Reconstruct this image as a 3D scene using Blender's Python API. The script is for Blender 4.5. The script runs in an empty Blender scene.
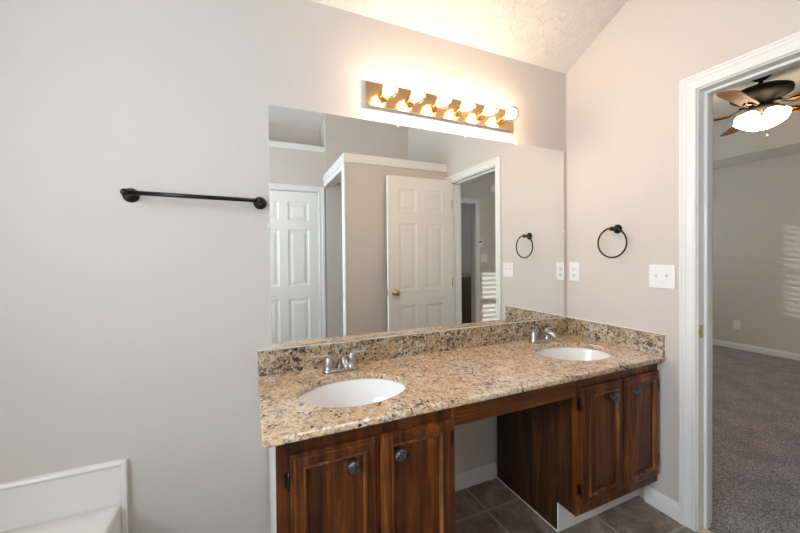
import bpy, bmesh, math, random
from mathutils import Vector, Matrix
PI = math.pi
random.seed(7)
S = bpy.context.scene
COL = S.collection

# ------------------------------------------------------------------ camera, world, light, exposure
FPX, YAW, PIT, SY, ROL = 340.016, 23.6506, -0.7224, -5.1744, -0.5504
ya, pi_, ro = map(math.radians, (YAW, PIT, ROL))
Fv = Vector((math.sin(ya)*math.cos(pi_), math.cos(ya)*math.cos(pi_), math.sin(pi_)))
Rv = Vector((math.cos(ya), -math.sin(ya), 0)); Uv = Rv.cross(Fv)
Rr = Rv*math.cos(ro) + Uv*math.sin(ro); Ur = Uv*math.cos(ro) - Rv*math.sin(ro)
cam_d = bpy.data.cameras.new('camera'); cam = bpy.data.objects.new('camera', cam_d); COL.objects.link(cam)
M4 = Matrix(((Rr.x, Ur.x, -Fv.x), (Rr.y, Ur.y, -Fv.y), (Rr.z, Ur.z, -Fv.z))).to_4x4()
M4.translation = Vector((-1.8501, -1.5638, 1.2874)); cam.matrix_world = M4
cam_d.sensor_width = 36; cam_d.lens = FPX/800*36; cam_d.shift_y = SY/800; cam_d.clip_start = .02
S.camera = cam

W = bpy.data.worlds.new('sky'); S.world = W; W.use_nodes = True
W.node_tree.nodes['Background'].inputs[0].default_value = (.84, .91, 1.0, 1)
W.node_tree.nodes['Background'].inputs[1].default_value = 6.0

def light(name, kind, loc, direction, energy, color, **kw):
    d = bpy.data.lights.new(name, kind); d.energy = energy; d.color = color
    for k, val in kw.items(): setattr(d, k, val)
    o = bpy.data.objects.new(name, d); COL.objects.link(o); o.location = loc
    o.rotation_euler = Vector(direction).to_track_quat('-Z', 'Y').to_euler(); return o
light('sun', 'SUN', (3, 8, 4), (.19, -1, -.212), 3.4, (1, .97, .93), angle=math.radians(.45))
light('tub_window_daylight', 'AREA', (-3.42, -1.4, 1.75), (1, 0, -.12), 54, (.84, .88, 1.0), shape='RECTANGLE', size=1.5, size_y=1.3)
BULB, FAN = 76.0, 16.0           # radiance of the glowing cores
S.view_settings.view_transform = 'Standard'; S.view_settings.look = 'None'
S.view_settings.gamma = 1; S.view_settings.use_curve_mapping = False
S.view_settings.exposure = 0.16
S.cycles.max_bounces = 14; S.cycles.diffuse_bounces = 8; S.cycles.glossy_bounces = 8
S.cycles.transparent_max_bounces = 16; S.cycles.sample_clamp_indirect = 8

# ------------------------------------------------------------------ materials
MAT = {}
class NT:
    def __init__(s, name):
        s.m = bpy.data.materials.new(name); s.m.use_nodes = True
        s.t = s.m.node_tree; s.n = s.t.nodes; s.b = s.n['Principled BSDF']; MAT[name] = s.m
        s.tc = s.n.new('ShaderNodeTexCoord')
    def link(s, a, b): s.t.links.new(a, b)
    def map(s, scale=(1, 1, 1), rot=(0, 0, 0)):
        m = s.n.new('ShaderNodeMapping'); m.inputs['Scale'].default_value = scale; m.inputs['Rotation'].default_value = rot
        s.link(s.tc.outputs['Object'], m.inputs[0]); return m.outputs[0]
    def noise(s, sc, det=3, rough=.5, vec=None, dist=0):
        n = s.n.new('ShaderNodeTexNoise'); n.inputs['Scale'].default_value = sc; n.inputs['Detail'].default_value = det
        n.inputs['Roughness'].default_value = rough; n.inputs['Distortion'].default_value = dist
        s.link(vec or s.tc.outputs['Object'], n.inputs['Vector']); return n.outputs['Fac']
    def vor(s, sc, vec=None, feature='F1', out='Distance'):
        n = s.n.new('ShaderNodeTexVoronoi'); n.feature = feature; n.inputs['Scale'].default_value = sc
        s.link(vec or s.tc.outputs['Object'], n.inputs['Vector']); return n.outputs[out]
    def ramp(s, fac, stops, interp='LINEAR'):
        r = s.n.new('ShaderNodeValToRGB'); r.color_ramp.interpolation = interp
        e = r.color_ramp.elements
        while len(e) < len(stops): e.new(.5)
        for q, (p, c) in zip(e, stops): q.position = p; q.color = (*c, 1) if len(c) == 3 else c
        s.link(fac, r.inputs[0]); return r.outputs[0]
    def step(s, fac, a, b): return s.ramp(fac, [(a, (0, 0, 0)), (b, (1, 1, 1))])
    def mix(s, fac, a, b, mode='MIX'):
        m = s.n.new('ShaderNodeMix'); m.data_type = 'RGBA'; m.blend_type = mode
        for k, q in ((0, fac), (6, a), (7, b)):
            if isinstance(q, (int, float)): m.inputs[k].default_value = q
            elif isinstance(q, tuple): m.inputs[k].default_value = (*q, 1)
            else: s.link(q, m.inputs[k])
        return m.outputs[2]
    def math(s, op, a, b=0):
        m = s.n.new('ShaderNodeMath'); m.operation = op
        for k, q in enumerate((a, b)):
            if isinstance(q, (int, float)): m.inputs[k].default_value = q
            else: s.link(q, m.inputs[k])
        return m.outputs[0]
    def bump(s, h, strength, dist):
        b = s.n.new('ShaderNodeBump'); b.inputs['Strength'].default_value = strength; b.inputs['Distance'].default_value = dist
        s.link(h, b.inputs['Height']); s.link(b.outputs[0], s.b.inputs['Normal'])
    def set(s, col=None, rough=None, metal=None, spec=None, coat=None):
        for k, q in (('Base Color', col), ('Roughness', rough), ('Metallic', metal), ('Specular IOR Level', spec), ('Coat Weight', coat)):
            if q is None: continue
            if isinstance(q, tuple): s.b.inputs[k].default_value = (*q, 1)
            elif isinstance(q, (int, float)): s.b.inputs[k].default_value = q
            else: s.link(q, s.b.inputs[k])
        return s

def simple(name, col, rough=.5, metal=0, var=.04, spec=.5, bscale=0, bstr=.1, bdist=.001):
    t = NT(name); n = t.noise(6, 3)
    t.set(t.mix(n, tuple(c*(1-var) for c in col), tuple(min(1, c*(1+var)) for c in col)), rough, metal, spec)
    if bscale: t.bump(t.noise(bscale, 3), bstr, bdist)
    return t
simple('wall_paint', (.65, .605, .565), .75, var=.012, spec=.3, bscale=260, bstr=.12, bdist=.0015)
simple('trim_white', (.84, .84, .83), .32, var=.01)
simple('door_white', (.87, .87, .865), .38, var=.01)
simple('side_white', (.66, .66, .65), .5, var=.02)
simple('porcelain', (.88, .88, .88), .08, var=.005)
simple('acrylic', (.83, .81, .78), .18, var=.01)
simple('plastic_white', (.86, .86, .85), .3, var=.005)
simple('slot_dark', (.03, .03, .03), .6)
simple('caulk', (.85, .83, .80), .5)
simple('nickel', (.47, .455, .44), .30, 1, var=.03)
simple('bronze_black', (.022, .020, .019), .28, .7, var=.1, spec=.6)
simple('brass', (.78, .50, .24), .16, 1, var=.03)
simple('brass_old', (.55, .42, .20), .28, 1, var=.05)
simple('chrome', (.75, .76, .78), .12, 1, var=.01)
simple('fan_bronze', (.009, .007, .006), .7, 0, var=.1, spec=.25)
simple('clip_plastic', (.8, .78, .74), .2)
simple('threshold_wood', (.66, .55, .42), .45, var=.1)
simple('counter_dark', (.12, .11, .10), .3)
simple('cabinet_brown', (.17, .11, .07), .45, var=.2)
simple('blind_white', (.8, .8, .78), .5)

t = NT('knob_pewter'); n = t.noise(160, 4, .6)
t.set(t.ramp(n, [(.35, (.03, .03, .032)), (.62, (.22, .22, .225))]), .34, .85)

t = NT('mirror_glass'); t.set((.90, .925, .91), 0.0, 1.0)
t = NT('ceiling_texture')
# stomped brush: fans of short strokes round scattered centres
def fan(sc, off, N):
    v = t.n.new('ShaderNodeTexVoronoi'); v.inputs['Scale'].default_value = sc; v.inputs['Randomness'].default_value = .9
    ad = t.n.new('ShaderNodeVectorMath'); ad.inputs[1].default_value = (off, off*.7, off*.4); t.link(t.tc.outputs['Object'], ad.inputs[0]); t.link(ad.outputs[0], v.inputs['Vector'])
    sb = t.n.new('ShaderNodeVectorMath'); sb.operation = 'SUBTRACT'; t.link(ad.outputs[0], sb.inputs[0]); t.link(v.outputs['Position'], sb.inputs[1])
    sp_ = t.n.new('ShaderNodeSeparateXYZ'); t.link(sb.outputs[0], sp_.inputs[0])
    ang = t.math('ARCTAN2', sp_.outputs[0], sp_.outputs[1])
    st = t.math('SINE', t.math('ADD', t.math('MULTIPLY', ang, N), t.math('MULTIPLY', t.noise(28, 2, .5), 16)))
    return t.math('MULTIPLY', t.step(st, .45, .85), t.math('MULTIPLY', t.step(t.noise(20, 2), .44, .54), t.step(v.outputs['Distance'], .06, .16)))
h = t.math('MAXIMUM', fan(6.0, 0, 13), fan(7.3, 5.3, 11))
t.set((.74, .73, .71), .85, spec=.2); t.bump(h, .7, .0030)
t = NT('bedroom_ceiling'); t.set((.72, .70, .67), .85, spec=.2); t.bump(t.noise(70, 3), .3, .003)

def granite(name, c0, c1, c2, brown, greycol, gk, dotk):
    t = NT(name)
    big = t.noise(3.0, 3, .55); med = t.noise(26, 5, .68, dist=.9); fin = t.noise(95, 4, .7); wob = t.noise(34, 5, .7, dist=1.6)
    base = t.ramp(t.math('ADD', t.math('MULTIPLY', med, .5), t.math('MULTIPLY', big, .5)), [(.40, c0), (.47, c1), (.54, c2), (.62, c0)])
    base = t.mix(t.math('MULTIPLY', t.step(t.noise(34, 4, .65, dist=.8), .54, .64), .6), base, (.78, .70, .58))
    base = t.mix(t.math('MULTIPLY', t.step(t.noise(60, 5, .72, dist=.5), .52, .60), .85), base, brown)
    g = t.math('MULTIPLY', t.step(wob, .54, .60), t.math('ADD', .15+gk*.3, t.math('MULTIPLY', t.step(t.noise(4.5, 3, .6, dist=.5), .42, .58), .75)))
    base = t.mix(g, base, greycol)
    k = t.step(t.noise(44, 4, .7, dist=1.0), .60-dotk*.05, .66-dotk*.05)
    base = t.mix(t.math('MULTIPLY', k, t.math('MULTIPLY', t.step(t.noise(8, 3, .6), .46, .58), .9)), base, (.045, .035, .03))
    wv = t.n.new('ShaderNodeVectorMath'); wv.operation = 'MULTIPLY_ADD'
    nz = t.n.new('ShaderNodeTexNoise'); nz.inputs['Scale'].default_value = 60; t.link(t.tc.outputs['Object'], nz.inputs['Vector'])
    t.link(nz.outputs['Color'], wv.inputs[0]); wv.inputs[1].default_value = (.012, .012, .012); t.link(t.tc.outputs['Object'], wv.inputs[2])
    dots = t.math('MULTIPLY', t.math('SUBTRACT', 1, t.step(t.vor(40, wv.outputs[0]), .18, .25)), t.step(t.noise(13, 3, .6), .50-dotk*.04, .56-dotk*.04))
    base = t.mix(dots, base, (.022, .012, .010))
    t.set(base, t.math('ADD', .09, t.math('MULTIPLY', fin, .12)), spec=.5)
granite('granite', (.72, .62, .50), (.72, .55, .38), (.60, .39, .21), (.27, .15, .08), (.20, .175, .15), 1.0, .6)
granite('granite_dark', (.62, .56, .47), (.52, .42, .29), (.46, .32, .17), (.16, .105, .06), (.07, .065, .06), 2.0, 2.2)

def wood(name, axis, dark, mid, lite, rough=.38, seed=0.0):
    t = NT(name); sc = [26, 26, 26]; sc[axis] = 1.7
    m = t.map(tuple(sc)); m.node.inputs['Location'].default_value = (seed, seed*1.7, seed*.6)
    g = t.noise(1.0, 6, .62, vec=m, dist=.35)
    sc2 = [90, 90, 90]; sc2[axis] = 4; f = t.noise(1.0, 4, .6, vec=t.map(tuple(sc2)))
    c = t.ramp(g, [(.30, dark), (.50, mid), (.70, lite)])
    c = t.mix(t.math('MULTIPLY', t.step(f, .50, .70), .45), c, dark)
    patch = t.noise(4.5, 3, .55); c = t.mix(t.math('MULTIPLY', t.step(patch, .42, .62), .42), c, dark)
    wear = t.math('MULTIPLY', t.step(t.noise(1.0, 5, .7, vec=t.map((130 if axis else 14, 130 if axis != 1 else 14, 14 if axis == 2 else 130))), .66, .73), .5)
    c = t.mix(wear, c, tuple(min(1, q*2.1) for q in lite))
    t.set(c, rough, spec=.4); t.bump(g, .25, .0015); return t
WD, WM, WL = (.016, .0042, .0014), (.115, .031, .0055), (.32, .105, .018)
wood('wood_vertical', 2, WD, WM, WL)
wood('wood_horizontal', 0, WD, WM, WL, seed=3.1)
wood('wood_edge', 2, (.03, .009, .003), (.15, .050, .014), (.42, .19, .07), seed=5)
wood('wood_side_shaded', 2, (.014, .006, .003), (.065, .026, .008), (.15, .068, .018), rough=.4, seed=8)  # darker copy of the cabinet wood, shade of the sides put into its colour
wood('fan_blade_wood', 0, (.20, .075, .02), (.42, .17, .05), (.60, .28, .09), rough=.6, seed=2)

# floor tile 18 in, light grout
t = NT('floor_tile')
sx = t.n.new('ShaderNodeSeparateXYZ'); t.link(t.tc.outputs['Object'], sx.inputs[0])
def grid(o, off):
    q = t.math('FRACT', t.math('DIVIDE', t.math('ADD', o, off), .457)); q = t.math('MULTIPLY', t.math('ABSOLUTE', t.math('SUBTRACT', q, .5)), 2)
    return t.step(q, .971, .977)
gx, gy = grid(sx.outputs[0], .79+.457*20), grid(sx.outputs[1], .195+.457*20)
gr = t.math('MAXIMUM', gx, gy)
c = t.ramp(t.noise(7, 6, .68, dist=.6), [(.32, (.13, .095, .072)), (.50, (.26, .20, .155)), (.68, (.45, .37, .30))])
c = t.mix(t.math('MULTIPLY', t.step(t.noise(24, 5, .7, dist=1.5), .56, .64), .5), c, (.27, .23, .20))
t.set(t.mix(gr, c, (.42, .38, .34)), t.math('ADD', .36, t.math('MULTIPLY', gr, .4)), spec=.4)
t.bump(t.math('SUBTRACT', t.math('MULTIPLY', t.noise(24, 5, .7), .25), gr), .5, .002)

t = NT('carpet')
f1 = t.noise(135, 3, .8); f2 = t.noise(5, 3)
c = t.ramp(f1, [(.36, (.14, .122, .125)), (.50, (.42, .375, .38)), (.64, (.80, .76, .77))])
c = t.mix(t.math('MULTIPLY', t.step(f2, .4, .6), .22), c, (.075, .063, .063))
t.set(c, .95, spec=.1); t.bump(f1, 1.0, .012)

def emit(name, col, strength):
    t = NT(name); t.set(col, .5); t.b.inputs['Emission Color'].default_value = (*col, 1); t.b.inputs['Emission Strength'].default_value = strength
emit('bulb_glow', (1, .725, .50), BULB)
emit('shade_glow', (1, .80, .55), FAN)
def clear(name, fac, rough, tint=(1, 1, 1)):
    t = NT(name); t.n.remove(t.b)
    lw = t.n.new('ShaderNodeLayerWeight'); lw.inputs[0].default_value = fac
    tr = t.n.new('ShaderNodeBsdfTransparent'); tr.inputs[0].default_value = (*tint, 1)
    gl = t.n.new('ShaderNodeBsdfGlossy'); gl.inputs['Roughness'].default_value = rough
    mx = t.n.new('ShaderNodeMixShader'); out = t.n['Material Output']
    t.link(lw.outputs['Facing'], mx.inputs[0]); t.link(tr.outputs[0], mx.inputs[1]); t.link(gl.outputs[0], mx.inputs[2]); t.link(mx.outputs[0], out.inputs[0])
clear('bulb_glass', .35, .03)
clear('window_glass', .12, .0, (.95, .98, .97))

# ------------------------------------------------------------------ mesh helpers
class MB:
    def __init__(s): s.bm = bmesh.new()
    def face(s, vs, smooth=False):
        try: f = s.bm.faces.new([s.bm.verts.new(v) for v in vs]); f.smooth = smooth
        except ValueError: pass
    def box(s, x0, x1, y0, y1, z0, z1, bev=0, seg=2):
        vs = [s.bm.verts.new((x, y, z)) for x in (x0, x1) for y in (y0, y1) for z in (z0, z1)]
        fs = [s.bm.faces.new([vs[i] for i in q]) for q in ((0, 1, 3, 2), (4, 6, 7, 5), (0, 4, 5, 1), (2, 3, 7, 6), (0, 2, 6, 4), (1, 5, 7, 3))]
        if bev:
            es = list({e for f in fs for e in f.edges}); bmesh.ops.bevel(s.bm, geom=es, offset=bev, segments=seg, affect='EDGES', profile=.5)
        return s
    def prism(s, poly, a0, a1, axis):
        def P(u, w, a): return {0: (a, u, w), 1: (u, a, w), 2: (u, w, a)}[axis]
        A = [s.bm.verts.new(P(u, w, a0)) for u, w in poly]; B = [s.bm.verts.new(P(u, w, a1)) for u, w in poly]
        s.bm.faces.new(A); s.bm.faces.new(B[::-1])
        for i in range(len(A)): j = (i+1) % len(A); s.bm.faces.new((A[i], A[j], B[j], B[i]))
        return s
    def loops(s, L, close=True, cap0=False, cap1=False, smooth=True):
        V = [[s.bm.verts.new(p) for p in l] for l in L]; n = len(V[0])
        for a, b in zip(V, V[1:]):
            for i in range(n if close else n-1):
                j = (i+1) % n; f = s.bm.faces.new((a[i], a[j], b[j], b[i])); f.smooth = smooth
        if cap0: s.bm.faces.new(V[0][::-1])
        if cap1: s.bm.faces.new(V[-1])
        return s
    def lathe(s, prof, origin=(0, 0, 0), axis=(0, 0, 1), n=28, flute=0, fn=12, smooth=True, caps=True):
        ax = Vector(axis).normalized(); q = ax.to_track_quat('Z', 'Y'); o = Vector(origin); L = []
        for r, h in prof:
            ring = []
            for k in range(n):
                a = 2*PI*k/n; rr = max(r, 1e-5)*(1+flute*math.cos(fn*a)); ring.append(o + q @ Vector((rr*math.cos(a), rr*math.sin(a), h)))
            L.append(ring)
        return s.loops(L, cap0=caps, cap1=caps, smooth=smooth)
    def tube(s, pts, r, n=14, caps=True, flat=1.0):
        pts = [Vector(p) for p in pts]; rs = r if isinstance(r, (list, tuple)) else [r]*len(pts); L = []; up = None
        for i, p in enumerate(pts):
            d = (pts[min(i+1, len(pts)-1)] - pts[max(i-1, 0)]).normalized()
            if up is None: up = Vector((0, 0, 1)) if abs(d.z) < .9 else Vector((1, 0, 0))
            u = (up - d*up.dot(d)).normalized(); w = d.cross(u); up = u
            L.append([p + (u*math.cos(2*PI*k/n)*flat + w*math.sin(2*PI*k/n))*rs[i] for k in range(n)])
        return s.loops(L, cap0=caps, cap1=caps)
    def torus(s, c, R, r, u=(0, 1, 0), w=(0, 0, 1), n=56, m=12):
        c, u, w = Vector(c), Vector(u), Vector(w); ax = u.cross(w); L = []
        for k in range(n+1):
            a = 2*PI*k/n; d = u*math.cos(a)+w*math.sin(a)
            L.append([c + d*R + (d*math.cos(2*PI*j/m)+ax*math.sin(2*PI*j/m))*r for j in range(m)])
        return s.loops(L)
    def rings(s, rect, prof, F, cap=True):
        """nested rectangles: prof = (inset, depth); F maps (u, w, depth) to a point"""
        u0, u1, w0, w1 = rect; L = []
        for i, d in prof: L.append([F(u0+i, w0+i, d), F(u1-i, w0+i, d), F(u1-i, w1-i, d), F(u0+i, w1-i, d)])
        return s.loops(L, cap1=cap, smooth=False)
    def build(s, name, mat, parent=None, merge=True, smooth_angle=None):
        if merge: bmesh.ops.remove_doubles(s.bm, verts=s.bm.verts, dist=1e-6)
        bmesh.ops.recalc_face_normals(s.bm, faces=s.bm.faces)
        me = bpy.data.meshes.new(name); s.bm.to_mesh(me); s.bm.free(); me.materials.append(MAT[mat])
        o = bpy.data.objects.new(name, me); COL.objects.link(o)
        if parent: o.parent = parent
        return o
def tag(o, label=None, cat=None, group=None, kind=None):
    for k, q in (('label', label), ('category', cat), ('group', group), ('kind', kind)):
        if q: o[k] = q
    return o
def thing(name, label, cat, loc=(0, 0, 0), rz=0, group=None):
    o = bpy.data.objects.new(name, None); o.empty_display_size = .1; COL.objects.link(o); o.location = loc; o.rotation_euler = (0, 0, rz)
    return tag(o, label, cat, group)
def struct(name, mb, mat, label=None, parent=None, cat=None):
    o = mb.build(name, mat, parent)
    if not parent: o['kind'] = 'structure'; o['category'] = cat or name.split('_')[0]
    if label: o['label'] = label
    return o
def sroot(name, label, cat):
    o = bpy.data.objects.new(name, None); COL.objects.link(o); tag(o, label, cat, None, 'structure'); return o
def copy_tree(o, parent=None):
    c = o.copy(); COL.objects.link(c)
    if parent: c.parent = parent
    for ch in list(o.children): copy_tree(ch, c)
    return c

FZ = .02            # floor level
OY0, OY1, OZ = -.698, -1.392, 2.025       # bedroom doorway in the right wall
# ------------------------------------------------------------------ shell: bathroom
def ceil_z(y): return 2.44 - .51*y if y > -1.77 else 2.44+.51*1.77 + .51*(y+1.77)
struct('floor', MB().box(-3.2, .045, -3.1, .0, FZ-.1, FZ), 'floor_tile', 'brown grey mottled stone look floor tiles with pale grout')
struct('wall_back', MB().box(-4.4, .0, .0, .12, FZ-.1, 3.0), 'wall_paint', 'greige painted wall behind the vanity and mirror')  # left end added past the corner, unseen: keeps sun off the tub window
m = MB()
ro0, ro1, roz = OY0+.018, OY1-.018, OZ+.018
m.prism([(2.5, FZ-.1), (2.5, 3.6), (ro0, 3.6), (ro0, FZ-.1)], 0, .12, 0)
m.prism([(ro0, roz), (ro0, 3.6), (ro1, 3.6), (ro1, roz)], 0, .12, 0)
m.prism([(ro1, FZ-.1), (ro1, 3.6), (-3.12, 3.6), (-3.12, FZ-.1)], 0, .12, 0)
struct('wall_right', m, 'wall_paint', 'greige wall with towel ring, outlet and switches beside the doorway')
WY0, WY1, WZ0, WZ1 = -.75, -2.05, 1.15, 2.3
m = MB(); m.box(-3.32, -3.2, WY0, .0, FZ-.1, 3.6); m.box(-3.32, -3.2, -3.12, WY1, FZ-.1, 3.6)
m.box(-3.32, -3.2, WY1, WY0, FZ-.1, WZ0); m.box(-3.32, -3.2, WY1, WY0, WZ1, 3.6)
struct('wall_left', m, 'wall_paint', 'greige wall with the window over the bathtub')
# rear: door wall with an open plant shelf above it, tall wall beside it
DX1, DX0, DZ = -1.135, -1.90, 2.035       # rear door opening
m = MB(); m.box(-3.2, DX0-.018, -2.5, -2.40, FZ-.1, 2.497); m.box(DX1+.018, -1.05, -2.5, -2.40, FZ-.1, 2.497)
m.box(DX0-.018, DX1+.018, -2.5, -2.40, DZ+.018, 2.497)
struct('wall_rear', m, 'wall_paint', 'greige wall around the six panel door seen in the mirror')
struct('wall_rear_tall', MB().box(-1.05, .0, -2.70, -2.38, FZ-.1, 3.6), 'wall_paint', 'tall greige wall rising behind the closet in the mirror', cat='wall')
struct('wall_rear_recess', MB().box(-3.2, 0, -2.82, -2.70, FZ-.1, 3.6), 'wall_paint', 'shaded wall at the back of the high recess', cat='wall')
struct('trim_1', MB().box(-3.2, -1.051, -2.70, -2.385, 2.497, 2.562, .004), 'trim_white', 'white shelf board above the rear door')
m = MB(); m.box(-1.06, 0, -1.56, -1.47, FZ-.1, 2.15); m.box(-1.06, -.97, -2.38, -1.56, 2.105, 2.15)
struct('wall_closet', m, 'wall_paint', 'low closet wall behind the open door in the mirror')
struct('trim_2', MB().box(-1.078, 0, -2.38, -1.452, 2.15, 2.232, .004), 'trim_white', 'white shelf cap on top of the closet walls')
m = MB(); m.box(-1.073, -1.0605, -1.557, -1.466, FZ, 2.149, .003); m.box(-1.06, -.972, -1.575, -1.5605, FZ, 2.104, .002)
m.box(-1.073, -1.0605, -2.38, -1.557, 2.098, 2.149, .003)
struct('trim_3', m, 'trim_white', 'white casing round the closet opening')
m = MB().prism([(.12, 2.44-.51*.12), (-1.77, ceil_z(-1.77)), (-3.12, ceil_z(-3.12)), (-3.12, 3.75), (.12, 3.75)], -3.32, .12, 0)
m2 = MB().prism([(0, 2.44), (-1.77, ceil_z(-1.77)), (-3.12, ceil_z(-3.12)), (-3.12, 3.75), (0, 3.75)], -3.32, .0, 0); m.bm.free()
struct('ceiling', m2, 'ceiling_texture', 'white vaulted ceiling with stomped brush texture')

# casing sweep: path round an opening; F maps (across, height, out) to a point
CAS = [(0, 0), (0, .009), (.004, .012), (.010, .012), (.014, .009), (.020, .010), (.034, .013), (.040, .017), (.046, .017), (.049, .014), (.053, .018), (.061, .018), (.063, .015), (.063, 0)]
def casing(a0, a1, zt, F, prof=CAS):
    m = MB(); L = []
    for u, th in prof: L.append([F(a0-u, FZ, th), F(a0-u, zt+u, th), F(a1+u, zt+u, th), F(a1+u, FZ, th)])
    m.loops(L, close=False, smooth=False); return m
lo, hi = min(OY0, OY1)-.005, max(OY0, OY1)+.005
struct('trim_4', casing(lo, hi, OZ+.005, lambda a, z, th: (-th, a, z)), 'trim_white', 'white moulded casing round the bedroom doorway')
struct('trim_5', casing(lo, hi, OZ+.005, lambda a, z, th: (.12+th, a, z)), 'trim_white', 'white casing on the bedroom side of the doorway')
jr = sroot('trim_6', 'white jamb and stop lining the bedroom doorway', 'trim')
m = MB(); m.box(0, .12, OY0, ro0, FZ, OZ, .001); m.box(0, .12, ro1, OY1, FZ, OZ, .001); m.box(0, .12, ro1, ro0, OZ, roz, .001)
m.build('jamb', 'trim_white', jr)
m = MB(); m.box(.045, .08, OY0-.012, OY0-.0002, FZ, OZ-.0125, .002); m.box(.045, .08, OY1+.0002, OY1+.012, FZ, OZ-.0125, .002); m.box(.045, .08, OY1+.0002, OY0-.0002, OZ-.012, OZ-.0002, .002)
m.build('door_stop', 'trim_white', jr)
m = MB(); m.box(.008, .036, OY0-.0022, OY0-.0003, .905, .965, .0006); m.box(.002, .009, OY0-.004, OY0-.0003, .92, .95, .001)
tag(m.build('strike_plate', 'brass_old', jr), 'small brass strike plate')
struct('trim_7', MB().box(.0, .052, OY1+.0003, OY0-.0003, FZ-.01, FZ+.008, .003), 'threshold_wood', 'pale threshold strip in the doorway')
struct('trim_8', casing(DX0-.005, DX1+.005, DZ+.005, lambda a, z, th: (a, -2.40+th, z)), 'trim_white', 'white casing round the rear door')

BP = [(0, 0), (.014, 0), (.014, .058), (.011, .066), (.009, .070), (.006, .078), (.003, .082), (0, .082)]
def base(name, p0, p1, normal, label):
    n = Vector(normal); m = MB(); L = []
    for p in (p0, p1): L.append([Vector((p[0], p[1], FZ+z)) + n*th for th, z in BP])
    m.loops(L, cap0=True, cap1=True, smooth=False); return struct(name, m, 'trim_white', label)
base('baseboard_back', (-1.18, 0), (-.582, 0), (0, -1, 0), 'white baseboard inside the vanity kneehole')
base('baseboard_right', (0, -.475), (0, hi+.063), (-1, 0, 0), 'short white baseboard between vanity and doorway')
base('baseboard_back_left', (-2.278, 0), (-1.795, 0), (0, -1, 0), 'white baseboard between bathtub and vanity')
base('baseboard_closet', (-1.06, -1.47), (-.01, -1.47), (0, 1, 0), 'white baseboard along the closet wall')

# six-panel doors: front and back relief
def panel_door(name, label, Wd, H, T, parent=None):
    r = sroot(name, label, 'door'); m = MB()
    st, mid = .105, .095; pw = (Wd-2*st-mid)/2
    xs = [0, st, st+pw, st+pw+mid, Wd-st, Wd]; zs = [0, .235, .80, .945, 1.575, 1.68, H-.115, H]
    prof = [(0, 0), (.008, .006), (.020, .008), (.032, .008), (.052, .002)]
    for side in (0, 1):
        F = (lambda u, w, d: (u, d, w)) if side == 0 else (lambda u, w, d: (u, T-d, w))
        for i in range(5):
            for j in range(7):
                if i in (1, 3) and j in (1, 3, 5): m.rings((xs[i], xs[i+1], zs[j], zs[j+1]), prof, F)
                else: m.face([F(xs[i], zs[j], 0), F(xs[i+1], zs[j], 0), F(xs[i+1], zs[j+1], 0), F(xs[i], zs[j+1], 0)])
    m.face([(0, 0, 0), (0, T, 0), (0, T, H), (0, 0, H)]); m.face([(Wd, 0, 0), (Wd, T, 0), (Wd, T, H), (Wd, 0, H)])
    m.face([(0, 0, 0), (Wd, 0, 0), (Wd, T, 0), (0, T, 0)]); m.face([(0, 0, H), (Wd, 0, H), (Wd, T, H), (0, T, H)])
    m.build('door_panel', 'door_white', r); return r
def door_knob(r, x, z, T, mat='brass_old'):
    for sgn, y in ((-1, -.0), (1, T)):
        m = MB(); m.lathe([(.031, .0003), (.031, .004), (.026, .008), (.012, .011), (.011, .026), (.020, .034), (.027, .044), (.028, .052), (.023, .060), (.010, .064), (0, .0645)], (x, y, z), (0, sgn, 0), 24)
        tag(m.build('door_knob', mat, r), 'round brass knob')
def hinge(r, x, y, z, mat='brass_old', h=.09):
    m = MB(); m.tube([(x, y, z-h/2), (x, y, z+h/2)], .006, 10); m.build('hinge', mat, r)
d1 = panel_door('door_1', 'white six panel door standing open against the closet wall', .684, 2.012, .035)
d1.location = (-.694, -1.388, FZ+.01)      # folded back, hinge edge by the far jamb
door_knob(d1, .062, .93, .035)
m = MB(); m.box(-.0025, -.0003, .006, .029, .90, .96, .0005); m.build('latch_plate', 'brass_old', d1)
for z in (.25, 1.0, 1.78): hinge(d1, .69, .030, z)
d2 = panel_door('door_2', 'white six panel door closed in the rear wall', DX1-DX0-.006, 2.00, .035)
d2.location = (DX0+.003, -2.4455, FZ+.01)
d2.children[0].name = 'door_panel'
door_knob(d2, .065, .93, .035)
for z in (.25, 1.03, 1.78): hinge(d2, DX1-DX0-.002, .0475, z, 'trim_white')
m = MB(); m.box(DX0-.018, DX0, -2.5, -2.40, FZ, DZ); m.box(DX1, DX1+.018, -2.5, -2.40, FZ, DZ); m.box(DX0-.018, DX1+.018, -2.5, -2.40, DZ, DZ+.018)
m.box(DX0, DX1, -2.49, -2.447, DZ-.012, DZ)
struct('trim_9', m, 'trim_white', 'white jamb of the rear door')

# ------------------------------------------------------------------ shell: bedroom and the room beyond it
BX0, BX1, BY0, BY1 = .12, 4.05, -2.40, 2.5
struct('floor_bedroom', MB().box(.045, BX1, BY0-.1, BY1, FZ-.1, FZ+.004), 'carpet', 'brown grey speckled bedroom carpet', cat='floor')
struct('wall_bedroom_far', MB().box(BX1, BX1+.12, BY0-2.2, BY1+.12, FZ-.1, 3.0), 'wall_paint', 'shaded greige bedroom wall opposite the doorway', cat='wall')
WA, WB, BZ0, BZ1 = (2.70, 3.672), (.16, 1.50), .95, 2.15
m = MB()
for x0, x1 in ((BX0, WB[0]), (WB[1], WA[0]), (WA[1], BX1)): m.box(x0, x1, BY1, BY1+.12, FZ-.1, 3.0)
for x0, x1 in (WA, WB): m.box(x0, x1, BY1, BY1+.12, FZ-.1, BZ0); m.box(x0, x1, BY1, BY1+.12, BZ1, 3.0)
struct('wall_bedroom_window', m, 'wall_paint', 'bedroom wall with the two windows', cat='wall')
H0, H1 = .30, 1.035
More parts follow.
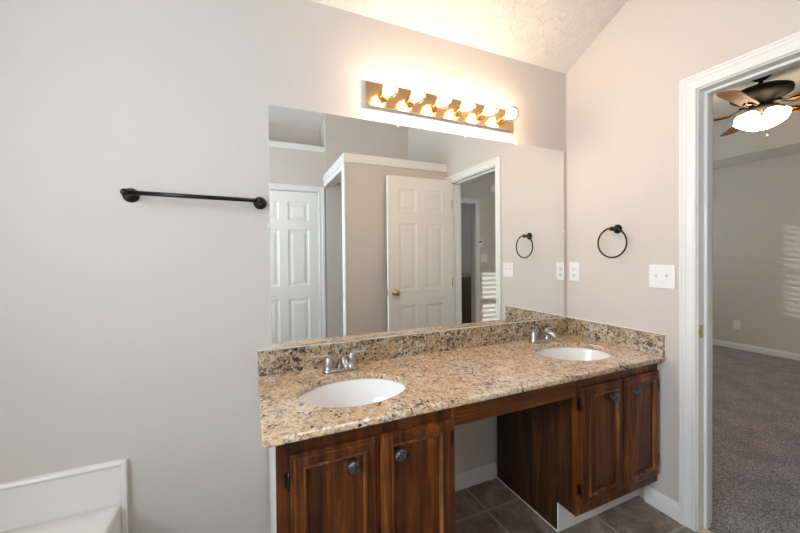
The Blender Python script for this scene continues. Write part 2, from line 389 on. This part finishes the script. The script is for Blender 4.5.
m = MB(); m.box(BX0, H0-.018, BY0-.1, BY0, FZ-.1, 3.0); m.box(H1+.018, BX1, BY0-.1, BY0, FZ-.1, 3.0); m.box(H0-.018, H1+.018, BY0-.1, BY0, OZ+.018, 3.0)
struct('wall_bedroom_rear', m, 'wall_paint', 'bedroom wall with thermostat and switches seen through the mirror', cat='wall')
struct('trim_10', casing(H0-.005, H1+.005, OZ+.005, lambda a, z, th: (a, BY0+th, z)), 'trim_white', 'white casing round the far hall doorway')
m = MB(); m.box(H0-.018, H0, BY0-.1, BY0, FZ, OZ); m.box(H1, H1+.018, BY0-.1, BY0, FZ, OZ); m.box(H0-.018, H1+.018, BY0-.1, BY0, OZ, OZ+.018)
struct('trim_11', m, 'trim_white', 'white jamb of the far hall doorway')
struct('floor_hall', MB().box(BX0, BX1, -4.6, BY0-.1, FZ-.1, FZ+.004), 'carpet', 'floor of the hall beyond the bedroom', cat='floor')
m = MB(); m.box(BX0, 2.8, -4.7, -4.6, FZ-.1, 3.0); m.box(4.0, BX1, -4.7, -4.6, FZ-.1, 3.0); m.box(2.8, 4.0, -4.7, -4.6, FZ-.1, .9); m.box(2.8, 4.0, -4.7, -4.6, 2.1, 3.0); m.box(0, BX0, -4.7, -3.12, FZ-.1, 3.0)
struct('wall_hall', m, 'wall_paint', 'pale wall of the hall beyond the bedroom', cat='wall')
struct('ceiling_hall', MB().box(.0, BX1, -4.7, BY0-.1, 2.46, 2.55), 'bedroom_ceiling', 'flat ceiling of the hall', cat='ceiling')
# tray ceiling: flat border, sloped sides, raised centre
m = MB(); L = []
for i, z in ((0, 2.46), (.55, 2.46), (.85, 2.80)): L.append([(BX0+i, BY0+i, z), (BX1-i, BY0+i, z), (BX1-i, BY1-i, z), (BX0+i, BY1-i, z)])
m.loops(L, cap1=True, smooth=False)
L = [[(BX0, BY0, 2.46), (BX1, BY0, 2.46), (BX1, BY1, 2.46), (BX0, BY1, 2.46)], [(BX0, BY0, 2.95), (BX1, BY0, 2.95), (BX1, BY1, 2.95), (BX0, BY1, 2.95)]]
m.loops(L, cap1=True, smooth=False)
struct('ceiling_bedroom', m, 'bedroom_ceiling', 'tray ceiling over the bedroom', cat='ceiling')
base('baseboard_bedroom_far', (BX1, BY0), (BX1, BY1), (-1, 0, 0), 'white baseboard along the far bedroom wall')
base('baseboard_bedroom_rear', (H1+.07, BY0), (BX1-.02, BY0), (0, 1, 0), 'white baseboard on the bedroom rear wall')

# windows
def window(name, label, F, w, h, mid=.5):
    """F maps (across 0..w, height 0..h, depth into the wall) to a point"""
    r = sroot(name, label, 'window'); 
    def bx(m, a0, a1, z0, z1, d0, d1):
        p, q = F(a0, z0, d0), F(a1, z1, d1); m.box(min(p[0], q[0]), max(p[0], q[0]), min(p[1], q[1]), max(p[1], q[1]), min(p[2], q[2]), max(p[2], q[2]), .002)
    m = MB()
    for a0, a1, z0, z1 in ((0, .045, 0, h), (w-.045, w, 0, h), (.045, w-.045, 0, .045), (.045, w-.045, h-.045, h), (.045, w-.045, h*mid-.03, h*mid+.03)): bx(m, a0, a1, z0, z1, .05, .10)
    m.build('window_frame', 'trim_white', r)
    m = MB(); bx(m, .045, w-.045, .045, h*mid-.03, .073, .077); bx(m, .045, w-.045, h*mid+.03, h-.045, .073, .077); m.build('pane', 'window_glass', r)
    m = MB(); bx(m, -.03, w+.03, -.03, -.0005, -.03, .05); m.build('window_sill', 'trim_white', r)
    return r
window('window_1', 'white framed window over the bathtub', lambda a, z, d: (-3.2-d, WY0-a, WZ0+z), WY0-WY1, WZ1-WZ0)
window('window_2', 'bedroom window nearest the far wall', lambda a, z, d: (WA[0]+a, BY1+d, BZ0+z), WA[1]-WA[0], BZ1-BZ0)
window('window_3', 'bedroom window opposite the hall doorway', lambda a, z, d: (WB[0]+a, BY1+d, BZ0+z), WB[1]-WB[0], BZ1-BZ0, .625)
window('window_hall_added', 'unseen white framed window added to light the hall beyond the bedroom', lambda a, z, d: (2.8+a, -4.6-d, .9+z), 1.2, 1.2)  # added out of view so sky light brightens the dark hall
for (x0, x1), lab in ((WA, 'white slatted blind on the window nearest the far wall'), (WB, 'white slatted blind on the window opposite the hall')):
    b = thing('window_blind', lab, 'blind', (x0, BY1+.022, BZ0))
    m = MB(); n = int((BZ1-BZ0-.08)/.066)
    for k in range(n+1):
        z = .04+k*.066; t_ = math.radians(15)
        m.prism([(-.026, z+.026*math.sin(t_)), (.020, z-.020*math.sin(t_)), (.020, z-.020*math.sin(t_)+.003), (-.026, z+.026*math.sin(t_)+.003)], .008, x1-x0-.008, 0)
    m.build('slats', 'blind_white', b)
    MB().box(.004, x1-x0-.004, -.020, .022, BZ1-BZ0-.045, BZ1-BZ0-.003, .003).build('head_rail', 'blind_white', b)

# ------------------------------------------------------------------ vanity: countertop
ct = thing('vanity_countertop', 'speckled tan granite vanity countertop with low upright splashes', 'countertop', (0, 0, 0))
CX0, CX1, CY0, ZT, ZB = -1.83, -.001, -.568, .790, .764
SK = [(-1.497, -.308), (-.318, -.305)]; RX, RY = .210, .161
m = MB()
def ell(cx, cy, n, rx=RX, ry=RY): return [(cx+rx*math.cos(2*PI*k/n), cy+ry*math.sin(2*PI*k/n)) for k in range(n)]
N = 96; yb, yf = -.002, CY0+.006
xs = [CX0+.006, SK[0][0]-.25, SK[0][0]+.25, SK[1][0]-.25, SK[1][0]+.25, CX1]
for (cx, cy), (x0, x1) in zip(SK, ((xs[1], xs[2]), (xs[3], xs[4]))):
    E_ = ell(cx, cy, N); O_ = []
    for k in range(N):
        a = 2*PI*k/N; dx, dy = math.cos(a), math.sin(a); s_ = 1e9
        if abs(dx) > 1e-9: s_ = min(s_, ((x1-cx) if dx > 0 else (x0-cx))/dx)
        if abs(dy) > 1e-9: s_ = min(s_, ((yb-cy) if dy > 0 else (yf-cy))/dy)
        O_.append((cx+dx*s_, cy+dy*s_))
    c4 = [(x1, yb), (x0, yb), (x0, yf), (x1, yf)]
    for z in (ZT, ZB):
        for k in range(N):
            j = (k+1) % N; quad = [E_[k], O_[k]]
            for c in c4:            # the rectangle corner falling inside this wedge
                a0 = 2*PI*k/N; ac = math.atan2(c[1]-cy, c[0]-cx) % (2*PI)
                if a0 < ac < a0+2*PI/N - 1e-9: quad.append(c)
            quad += [O_[j], E_[j]]
            m.face([(p[0], p[1], z) for p in quad])
    m.loops([[(p[0], p[1], z) for p in ell(cx, cy, N, RX+e, RY+e)] for e, z in ((0, ZT), (-.0015, ZT-.003), (-.0015, ZB+.002), (0, ZB))])
for x0, x1 in ((xs[0], xs[1]), (xs[2], xs[3]), (xs[4], xs[5])):
    for z in (ZT, ZB): m.face([(x0, yf, z), (x1, yf, z), (x1, yb, z), (x0, yb, z)])
L = []
for i, z in ((.006, ZT), (.0025, ZT-.0012), (.0006, ZT-.0045), (0, ZT-.008), (0, ZB+.008), (.0012, ZB+.003), (.006, ZB)):
    L.append([(CX1, CY0+i, z), (CX0+i, CY0+i, z), (CX0+i, yb, z)])
m.loops(L, close=False)
m.face([(CX1, CY0, ZT-.008), (CX1, CY0, ZB+.008), (CX1, yb, ZB), (CX1, yb, ZT)])
m.build('slab', 'granite', ct)
SP = .893
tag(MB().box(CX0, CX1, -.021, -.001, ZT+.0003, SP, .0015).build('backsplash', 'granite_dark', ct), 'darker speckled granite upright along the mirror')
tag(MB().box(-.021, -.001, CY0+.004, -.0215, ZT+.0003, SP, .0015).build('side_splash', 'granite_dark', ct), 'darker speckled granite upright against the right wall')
m = MB(); m.box(CX0, CX1, -.006, -.0005, SP+.0002, SP+.0035, .001); m.box(-.006, -.0005, CY0+.003, -.0062, SP+.0002, SP+.004, .001)
m.box(-.0035, -.0005, CY0-.0005, CY0+.0036, ZB, SP+.003, .0008)
tag(m.build('caulk_line', 'caulk', ct), 'white caulk line along the splash tops')

# sinks
sk = thing('sink_basin', 'white oval undermount sink nearer the bathtub, left of the kneehole', 'sink', (*SK[0], 0), group=None)
m = MB(); L = []
for s_, z in ((1.12, .768), (1.02, .768), (1.01, .760), (.99, .735), (.95, .70), (.87, .665), (.72, .640), (.5, .627), (.25, .621), (.115, .619)):
    L.append([((RX)*s_*math.cos(2*PI*k/64), (RY)*s_*math.sin(2*PI*k/64), z-.006) for k in range(64)])
for s_, z in ((.12, .612), (.3, .612), (.55, .618), (.78, .632), (.93, .660), (1.01, .70), (1.05, .74), (1.12, .757)):
    L.append([((RX)*s_*math.cos(2*PI*k/64), (RY)*s_*math.sin(2*PI*k/64), z-.006) for k in range(64)])
L.append(L[0]); m.loops(L)
m.build('bowl', 'porcelain', sk)
m = MB(); m.lathe([(.026, 0), (.026, .003), (.020, .004), (.019, .001), (.014, .001), (.013, .006), (0, .008)], (0, 0, .6137), n=24); tag(m.build('drain', 'nickel', sk), 'metal drain ring and stopper')
sk2 = copy_tree(sk); sk2.location = (*SK[1], 0); tag(sk2, 'white oval undermount sink in the corner beside the right wall')

# faucets
fa = thing('faucet', 'brushed nickel two handle faucet behind the left sink', 'faucet', (-1.495, -.088, ZT))
m = MB(); L = []
def stad(hx, hy, z, n=20):
    p = []
    for sgn, a0 in ((1, -PI/2), (-1, PI/2)):
        for k in range(n+1): a = a0+PI*k/n; p.append((sgn*hx+hy*math.cos(a), hy*math.sin(a), z))
    return p
m.loops([stad(.052, .027, 0.0004), stad(.052, .027, .006), stad(.052, .0255, .011), stad(.052, .022, .014), stad(.045, .012, .0155)], cap0=True, cap1=True)
m.build('base_plate', 'nickel', fa)
for sgn in (-1, 1):
    m = MB(); m.lathe([(.0245, .0), (.0245, .004), (.022, .010), (.021, .016), (.0195, .03), (.0165, .042), (.0145, .050), (.010, .056), (0, .058)], (sgn*.051, 0, .011), n=26)
    m.build('valve_body', 'nickel', fa)
    m = MB(); x = sgn*.051
    m.tube([(x-sgn*.006, .003, .055), (x, 0, .066), (x+sgn*.014, -.003, .071), (x+sgn*.034, -.006, .072), (x+sgn*.054, -.008, .076), (x+sgn*.060, -.009, .079)],
           [.010, .0115, .0095, .0065, .0055, .003], 14, flat=.7)
    m.build('lever_handle', 'nickel', fa)
m = MB(); m.tube([(0, .004, .010), (0, .001, .028), (0, -.012, .047), (0, -.036, .060), (0, -.064, .064), (0, -.088, .059), (0, -.103, .048), (0, -.108, .038)],
                 [.019, .0165, .0145, .013, .0128, .0128, .0125, .0115], 20)
m.build('spout', 'nickel', fa)
m = MB(); m.tube([(0, .022, .012), (0, .022, .052)], .0025, 10); m.lathe([(.003, 0), (.006, .003), (.006, .008), (.003, .011), (0, .0115)], (0, .022, .050), n=14)
m.build('lift_rod', 'nickel', fa)
fb = copy_tree(fa); fb.location = (-.316, -.086, ZT); tag(fb, 'brushed nickel two handle faucet behind the corner sink')

# ------------------------------------------------------------------ vanity cabinets
FY, DYF = -.530, -.549
def cab_door(r, x0, x1, z0, z1, knob_left, idx):
    m = MB(); F = lambda u, w, d: (u, DYF+d, w)
    m.rings((x0, x1, z0, z1), [(0, .0185), (0, .010), (.002, .0065), (.009, .0055), (.0095, .0025), (.013, .0004), (.016, 0), (.037, 0)], F, cap=False)
    m.face([F(x0, z0, .0185), F(x1, z0, .0185), F(x1, z1, .0185), F(x0, z1, .0185)])
    d = m.build('door', 'wood_vertical', r)
    m = MB(); m.rings((x0, x1, z0, z1), [(.037, .0005), (.0375, -.0030), (.0405, -.0045), (.044, -.0035), (.0465, .001), (.049, .0085)], F, cap=False)
    tag(m.build('panel_moulding', 'wood_edge', d), 'worn lighter moulding round the panel')
    m = MB(); m.rings((x0, x1, z0, z1), [(.0465, .0088), (.053, .0092), (.085, .0050)], F); m.build('panel', 'wood_vertical', d)
    kx = x0+.058 if knob_left else x1-.058; kx = x0+.062 if knob_left else x1-.085
    kz = z1-.066
    m = MB()
    m.lathe([(.0085, .0), (.0085, .004), (.006, .008), (.006, .014), (.014, .018), (.0195, .021), (.0210, .024)], (kx, DYF+.0035, kz), (0, -1, 0), 48)
    m.lathe([(.0210, .024), (.0198, .028), (.0145, .032), (.007, .034), (.0055, .0325), (0, .0358)], (kx, DYF+.0035, kz), (0, -1, 0), 72, flute=.06, fn=12)
    tag(m.build('knob', 'knob_pewter', d), 'dark pewter fluted round knob')
    hx = x0 if not knob_left else x1
    sg = -1 if not knob_left else 1
    for z in (z0+.07, z1-.075):
        m = MB(); m.tube([(hx+sg*.0035, FY-.008, z-.026), (hx+sg*.0035, FY-.008, z+.026)], .0042, 10)
        m.lathe([(.0, -.005), (.004, -.003), (.0045, 0)], (hx+sg*.0035, FY-.008, z-.026), n=10); m.lathe([(.0045, 0), (.004, .003), (0, .005)], (hx+sg*.0035, FY-.008, z+.026), n=10)
        m.box(min(hx+sg*.004, hx+sg*.016), max(hx+sg*.004, hx+sg*.016), FY-.0025, FY-.0003, z-.022, z+.022, .0005)
        tag(m.build('hinge', 'bronze_black', d), 'black exposed hinge')
def cabinet(label, X0, X1, doors, left_mat, toe_side):
    r = thing('vanity_cabinet', label, 'cabinet', (0, 0, 0)); zt, zb = ZB-.001, .155
    x0, x1, ft = X0, X1, .019
    # face frame
    m = MB(); m.box(x0, x0+.040, FY, FY+ft, zb, zt, .0012); m.box(x1-.040, x1, FY, FY+ft, zb, zt, .0012)
    m.box(x0+.04, x1-.04, FY, FY+ft, zt-.055, zt, .0008); m.box(x0+.04, x1-.04, FY, FY+ft, zb, zb+.055, .0008)
    c = (doors[0][1]+doors[1][0])/2; m.box(c-.022, c+.022, FY, FY+ft, zb+.055, zt-.052)
    m.build('face_frame', 'wood_vertical', r)
    ty = -.430
    def side(xa, xb, mat, name='side_panel'):
        m = MB(); m.prism([(-.016, FZ), (-.016, zt), (FY+ft+.0005, zt), (FY+ft+.0005, zb), (ty, zb), (ty, FZ)], xa, xb, 0); return m.build(name, mat, r)
    s1 = side(x0+.0005, x0+.013, left_mat); s2 = side(x1-.013, x1-.0005, 'wood_side_shaded')
    if left_mat == 'side_white': s1['label'] = 'pale painted end panel'
    m = MB(); m.box(x0+.014, x1-.014, ty+.02, -.016, zb, zb+.012); m.box(x0+.014, x1-.014, -.022, -.016, zb+.013, zt); m.build('carcass', 'wood_side_shaded', r)
    m = MB(); m.box(x0, x1, ty-.008, ty-.0005, FZ, zb-.0005, .001); tag(m.build('toe_kick', 'trim_white', r), 'white painted toe kick board')
    if left_mat != 'side_white':
        tag(MB().box(x0-.006, x0+.0002, ty-.008, -.002, FZ, FZ+.005, .001).build('caulk_line', 'caulk', r), 'white caulk line along the floor')
    for i, (a, b) in enumerate(doors): cab_door(r, a, b, .200, .716, i == 1, i)
    return r
cabinet('stained wooden two door vanity cabinet under the left sink', -1.793, -1.190, [(-1.755, -1.487), (-1.478, -1.212)], 'side_white', 0)
cabinet('stained wooden two door vanity cabinet in the corner by the right wall', -.578, -.002, [(-.553, -.286), (-.277, -.012)], 'wood_side_shaded', 1)
ap = thing('vanity_apron', 'wooden apron rail bridging the kneehole between the two cabinets', 'rail', (0, 0, 0))
MB().box(-1.189, -.579, FY, FY+.019, .678, ZB-.001, .0015).build('rail', 'wood_horizontal', ap)
m = MB(); m.box(-1.189, -.579, -.020, -.0015, .70, ZB-.001); m.build('back_cleat', 'wood_side_shaded', ap)

# ------------------------------------------------------------------ mirror
mr = thing('wall_mirror', 'wide frameless wall mirror above the granite backsplash', 'mirror', (0, 0, 0))
MB().box(-1.774, -.032, -.006, -.001, SP+.006, 1.944).build('glass', 'mirror_glass', mr)
for x, z in ((-1.171, 1.946), (-.77, 1.946), (-.413, 1.946)):
    m = MB(); m.box(x-.007, x+.007, -.010, -.0008, z-.010, z+.010, .0015); m.build('mirror_clip', 'clip_plastic', mr)
m = MB(); m.box(-.036, -.022, -.010, -.0008, 1.430, 1.448, .0015); m.build('mirror_clip', 'clip_plastic', mr)
m = MB(); m.box(-1.786, -1.770, -.010, -.0008, 1.418, 1.436, .0015); m.build('mirror_clip', 'clip_plastic', mr)

# ------------------------------------------------------------------ vanity light bar
vl = thing('vanity_light', 'polished brass six bulb light bar above the mirror', 'light', (-.895, 0, 2.067))
MB().box(-.447, .447, -.0185, -.001, -.057, .057, .0012).build('housing', 'chrome', vl)
tag(MB().box(-.4455, .4455, -.0215, -.0186, -.0555, .0555, .0012).build('backplate', 'brass', vl), 'polished brass face plate')
for k in range(6):
    x = -.359+.1436*k; by = -.0217
    m = MB(); m.lathe([(.025, .0), (.025, .0025), (.0205, .005), (.0200, .022), (.0198, .036), (.018, .0365), (.0175, .014), (0, .014)], (x, by, -.006), (0, -1, 0), 30)
    m.build('socket', 'brass', vl)
    m = MB(); m.lathe([(.0135, .020), (.0135, .031), (.017, .036), (.028, .044), (.0355, .055), (.0395, .070), (.0400, .078), (.0385, .090), (.033, .103), (.023, .113), (.011, .1175), (0, .1185)], (x, by, -.004), (0, -1, 0), 36)
    b = m.build('bulb', 'bulb_glass', vl); b['label'] = 'lit clear globe bulb'
    m = MB(); R_ = .0275; m.lathe([(R_*math.sin(PI*i/14), -R_*math.cos(PI*i/14)) for i in range(15)], (x, by-.078, -.002), (0, -1, 0), 20)
    m.build('glowing_core', 'bulb_glow', b)

# ------------------------------------------------------------------ towel bar and ring
tb = thing('towel_bar', 'black metal towel bar on the wall left of the mirror', 'towel bar', (-2.034, 0, 1.524)); tb.rotation_euler = (0, math.radians(.6), 0)
ros = [(.0265, .0008), (.0265, .004), (.024, .008), (.021, .010), (.019, .016), (.013, .020), (.0105, .026), (.0105, .060), (.0125, .066), (.0125, .076), (.009, .081), (0, .082)]
for x in (-.222, .222):
    m = MB(); m.lathe(ros, (x, 0, 0), (0, -1, 0), 32); m.build('post', 'bronze_black', tb)
m = MB(); m.tube([(-.2215, -.068, 0), (.2215, -.068, 0)], .0082, 18); m.build('bar', 'bronze_black', tb)
tr = thing('towel_ring', 'black metal towel ring on the right wall beside the mirror', 'towel ring', (0, -.330, 1.430))
m = MB(); m.lathe([(.0255, .0008), (.0255, .004), (.023, .008), (.019, .010), (.016, .016), (.011, .020), (.0085, .026), (.0085, .040), (.012, .044), (.012, .056), (.008, .060), (0, .061)], (0, 0, 0), (-1, 0, 0), 32)
m.build('post', 'bronze_black', tr)
m = MB(); m.torus((-.050, 0, -.076), .080, .0044); m.build('ring', 'bronze_black', tr)

# ------------------------------------------------------------------ electrical
def Fm(r, name, mat, boxes, bev=.001):
    m = MB()
    for b in boxes: m.box(*b, bev)
    return m.build(name, mat, r)
def outlet(label, loc, rz):          # local: faces -y
    r = thing('wall_outlet', label, 'outlet', loc, rz)
    Fm(r, 'plate', 'plastic_white', [(-.035, .035, -.005, -.0005, -.0575, .0575)], .002)
    for z in (-.0195, .0195):
        m = MB(); m.lathe([(.0168, 0), (.0168, .0022), (.016, .0030), (0, .0030)], (0, -.0048, z), (0, -1, 0), 24)
        f = m.build('receptacle', 'plastic_white', r)
        Fm(f, 'slots', 'slot_dark', [(-.0075, -.0055, -.0085, -.0077, z-.002, z+.007), (.0055, .0072, -.0085, -.0077, z-.001, z+.006), (-.002, .002, -.0085, -.0077, z-.009, z-.005)], 0)
    m = MB(); m.lathe([(.003, 0), (.0025, .0012), (0, .0014)], (0, -.0048, 0), (0, -1, 0), 12); m.build('screw', 'plastic_white', r)
    return r
o1 = outlet('white duplex outlet on the right wall close to the mirror edge', (0, -.057, 1.186), -PI/2)
o2 = copy_tree(o1); o2.location = (BX1, .77, .345); tag(o2, 'white duplex outlet low on the far bedroom wall')
def switch(name, label, cat, loc, rz, gangs, rocker=False):
    r = thing(name, label, cat, loc, rz); w = .035+.023*(gangs-1)
    Fm(r, 'plate', 'plastic_white', [(-w, w, -.0055, -.0005, -.0575, .0575)], .002)
    for g in range(gangs):
        x = (g-(gangs-1)/2)*.046
        f = Fm(r, 'toggle', 'plastic_white', [(x-.006, x+.006, -.0068, -.0054, -.0125, .0125)], .0006)
        m = MB(); m.prism([(-.0066, -.001), (-.0066, .010), (-.016, .013), (-.017, .007)], x-.0036, x+.0036, 0); m.build('lever', 'plastic_white', f)
        for z in (-.030, .030): MB().lathe([(.003, 0), (.0025, .0012), (0, .0014)], (x, -.0053, z), (0, -1, 0), 12).build('screw', 'plastic_white', r)
    return r
switch('light_switch', 'white double toggle switch plate on the right wall beside the doorway', 'switch', (0, -.550, 1.179), -PI/2, 2)
switch('light_switch', 'white wide switch plate on the bedroom rear wall, seen in the mirror', 'switch', (1.185, BY0, 1.262), PI, 2)
th = thing('thermostat', 'white thermostat above the bedroom switch plate, seen in the mirror', 'thermostat', (1.105, BY0, 1.47), PI)
Fm(th, 'housing', 'plastic_white', [(-.035, .035, -.026, -.0005, -.055, .055)], .004)
Fm(th, 'screen', 'counter_dark', [(-.022, .022, -.0268, -.0262, .008, .035)], 0)
sd = thing('smoke_detector', 'round white smoke detector high on the bedroom rear wall, seen in the mirror', 'smoke detector', (1.325, BY0, 2.255))
m = MB(); m.lathe([(.062, .0005), (.062, .012), (.058, .018), (.056, .030), (.046, .036), (.030, .038), (0, .038)], (0, 0, 0), (0, 1, 0), 36); m.build('housing', 'plastic_white', sd)
m = MB(); m.torus((0, .0385, 0), .028, .002, (1, 0, 0), (0, 0, 1), 32, 8); m.build('grille_ring', 'side_white', sd)

# ------------------------------------------------------------------ bathtub
tu = thing('bathtub', 'white bathtub with raised wall flange in the left corner', 'bathtub', (0, 0, 0))
TX0, TX1, TY0, TY1, TZ = -3.198, -2.300, -1.75, -.006, .392
m = MB(); cx, cy, n = (TX0+TX1)/2, (TY0+TY1)/2, 64
def sup(hx, hy, z, e, n=64):
    p = []
    for k in range(n):
        a = 2*PI*k/n; c, s_ = math.cos(a), math.sin(a)
        p.append((cx+hx*math.copysign(abs(c)**e, c), cy+hy*math.copysign(abs(s_)**e, s_), z))
    return p
hx, hy = (TX1-TX0)/2, (TY1-TY0)/2
m.loops([sup(hx, hy, FZ, .003), sup(hx, hy, TZ-.012, .003), sup(hx-.002, hy-.002, TZ-.004, .003), sup(hx-.008, hy-.008, TZ, .003), sup(hx-.13, hy-.17, TZ, .45), sup(hx-.14, hy-.18, TZ-.006, .45), sup(hx-.16, hy-.21, TZ-.12, .5),
         sup(hx-.20, hy-.28, TZ-.28, .55), sup(hx-.27, hy-.40, TZ-.33, .6)], cap1=True)
m.build('tub_body', 'acrylic', tu)
m = MB()   # flange against the back wall: rolled lip on top, return strip down its right end
for z0 in (0,):
    prof = [(-.0005, .385), (-.010, .385), (-.010, .522), (-.013, .530), (-.019, .534), (-.021, .540), (-.018, .546), (-.010, .549), (-.0005, .549)]
    L = [[(x, y, z) for y, z in prof] for x in (TX0, -2.2995)]; m.loops(L, cap0=True, cap1=True, smooth=False)
m.box(-2.2995, -2.281, -.021, -.0005, FZ, .5475, .003)
m.build('wall_flange', 'acrylic', tu)

# ------------------------------------------------------------------ ceiling fan
fn = thing('ceiling_fan', 'dark bronze ceiling fan with wooden blades and lit glass shades in the bedroom', 'ceiling fan', (2.07, -.16, 2.80))
m = MB(); m.lathe([(.075, -.0005), (.075, -.012), (.066, -.04), (.04, -.062), (.02, -.07)], n=32); m.build('canopy', 'fan_bronze', fn)
m = MB(); m.tube([(0, 0, -.068), (0, 0, -.125)], .014, 16); m.build('down_rod', 'fan_bronze', fn)
m = MB(); m.lathe([(.03, -.12), (.07, -.128), (.15, -.140), (.185, -.158), (.190, -.180), (.185, -.20), (.150, -.222), (.10, -.238), (.075, -.25), (.07, -.285), (.085, -.292), (.085, -.315), (.05, -.33), (.02, -.335)], n=44)
m.build('motor_housing', 'fan_bronze', fn)
for k in range(5):
    a = math.radians(40+72*k); q = Matrix.Rotation(a, 4, 'Z'); tilt = Matrix.Rotation(math.radians(-10), 4, 'X'); T_ = Matrix.Translation((0, 0, -.308))
    m = MB(); hw = [(.20, .048), (.24, .056), (.40, .064), (.56, .070), (.63, .068), (.665, .050), (.68, .02)]
    up = [(x, w_) for x, w_ in hw]; dn = [(x, -w_) for x, w_ in hw[::-1]]
    m.prism(up+dn, -.003, .003, 2); m.bm.transform(T_ @ q @ tilt)
    bl = m.build('blade', 'fan_blade_wood', fn)
    m = MB()
    for sg in (-1, 1): m.tube([(.09, sg*.010, .042), (.14, sg*.022, .016), (.19, sg*.032, -.008), (.25, sg*.030, -.009), (.285, sg*.008, -.009)], .006, 8)
    m.box(.08, .13, -.016, .016, .022, .046, .003); m.bm.transform(T_ @ q @ tilt); m.build('blade_iron', 'fan_bronze', bl)
for k in range(4):
    a = math.radians(-20+90*k); ax = Vector((math.cos(a)*.62, math.sin(a)*.62, -.78)).normalized(); o_ = Vector((math.cos(a)*.045, math.sin(a)*.045, -.325))
    m = MB(); m.lathe([(.018, -.01), (.024, .0), (.026, .022), (.020, .026)], o_, ax, 20); m.build('lamp_holder', 'fan_bronze', fn)
    m = MB(); m.lathe([(.024, .016), (.036, .03), (.052, .048), (.062, .070), (.073, .095), (.086, .116), (.088, .118), (.083, .116), (.069, .095), (.058, .070), (.048, .048), (.030, .032), (.022, .02)], o_, ax, 32, caps=False)
    tag(m.build('lamp_shade', 'shade_glow', fn), 'glowing white glass bell shade')
for x, y, L_ in ((.03, -.03, .20), (-.03, -.04, .16)):
    m = MB(); m.tube([(x, y, -.33), (x, y, -.33-L_)], .0015, 6); m.lathe([(.0, 0), (.007, .006), (.009, .014), (.005, .024), (0, .026)], (x, y, -.33-L_-.02), n=12)
    tag(m.build('pull_chain', 'brass_old', fn), 'thin brass pull chain')

# ------------------------------------------------------------------ hall cabinet far beyond the bedroom
hc = thing('hall_cabinet', 'brown base cabinet with dark top in the room beyond the bedroom, seen in the mirror', 'cabinet', (1.25, -3.40, FZ+.004))
MB().box(0, .9, -.58, 0, .09, .905, .003).build('carcass', 'cabinet_brown', hc)
MB().box(-.01, .91, -.60, .02, .906, .94, .004).build('top', 'granite', hc)
MB().box(.03, .87, -.55, -.05, 0, .0895, .001).build('plinth', 'cabinet_brown', hc)
for x in (.02, .46):
    d = MB().box(x, x+.42, .001, .018, .12, .88, .003).build('door', 'cabinet_brown', hc)
    m = MB(); m.lathe([(.006, 0), (.006, .012), (.013, .018), (.010, .026), (0, .028)], (x+(.37 if x < .1 else .05), .0185, .80), (0, 1, 0), 16); m.build('knob', 'nickel', d)

for key, g in (('sink_basin', 'undermount sinks in the countertop'), ('faucet', 'two handle faucets behind the sinks'), ('vanity_cabinet', 'two door cabinets carrying the countertop'),
               ('wall_outlet', 'white duplex outlets'), ('light_switch', 'white switch plates'), ('window_blind', 'blinds on the bedroom windows')):
    for o in COL.objects:
        if o.parent is None and o.name.split('.')[0] == key: o['group'] = g
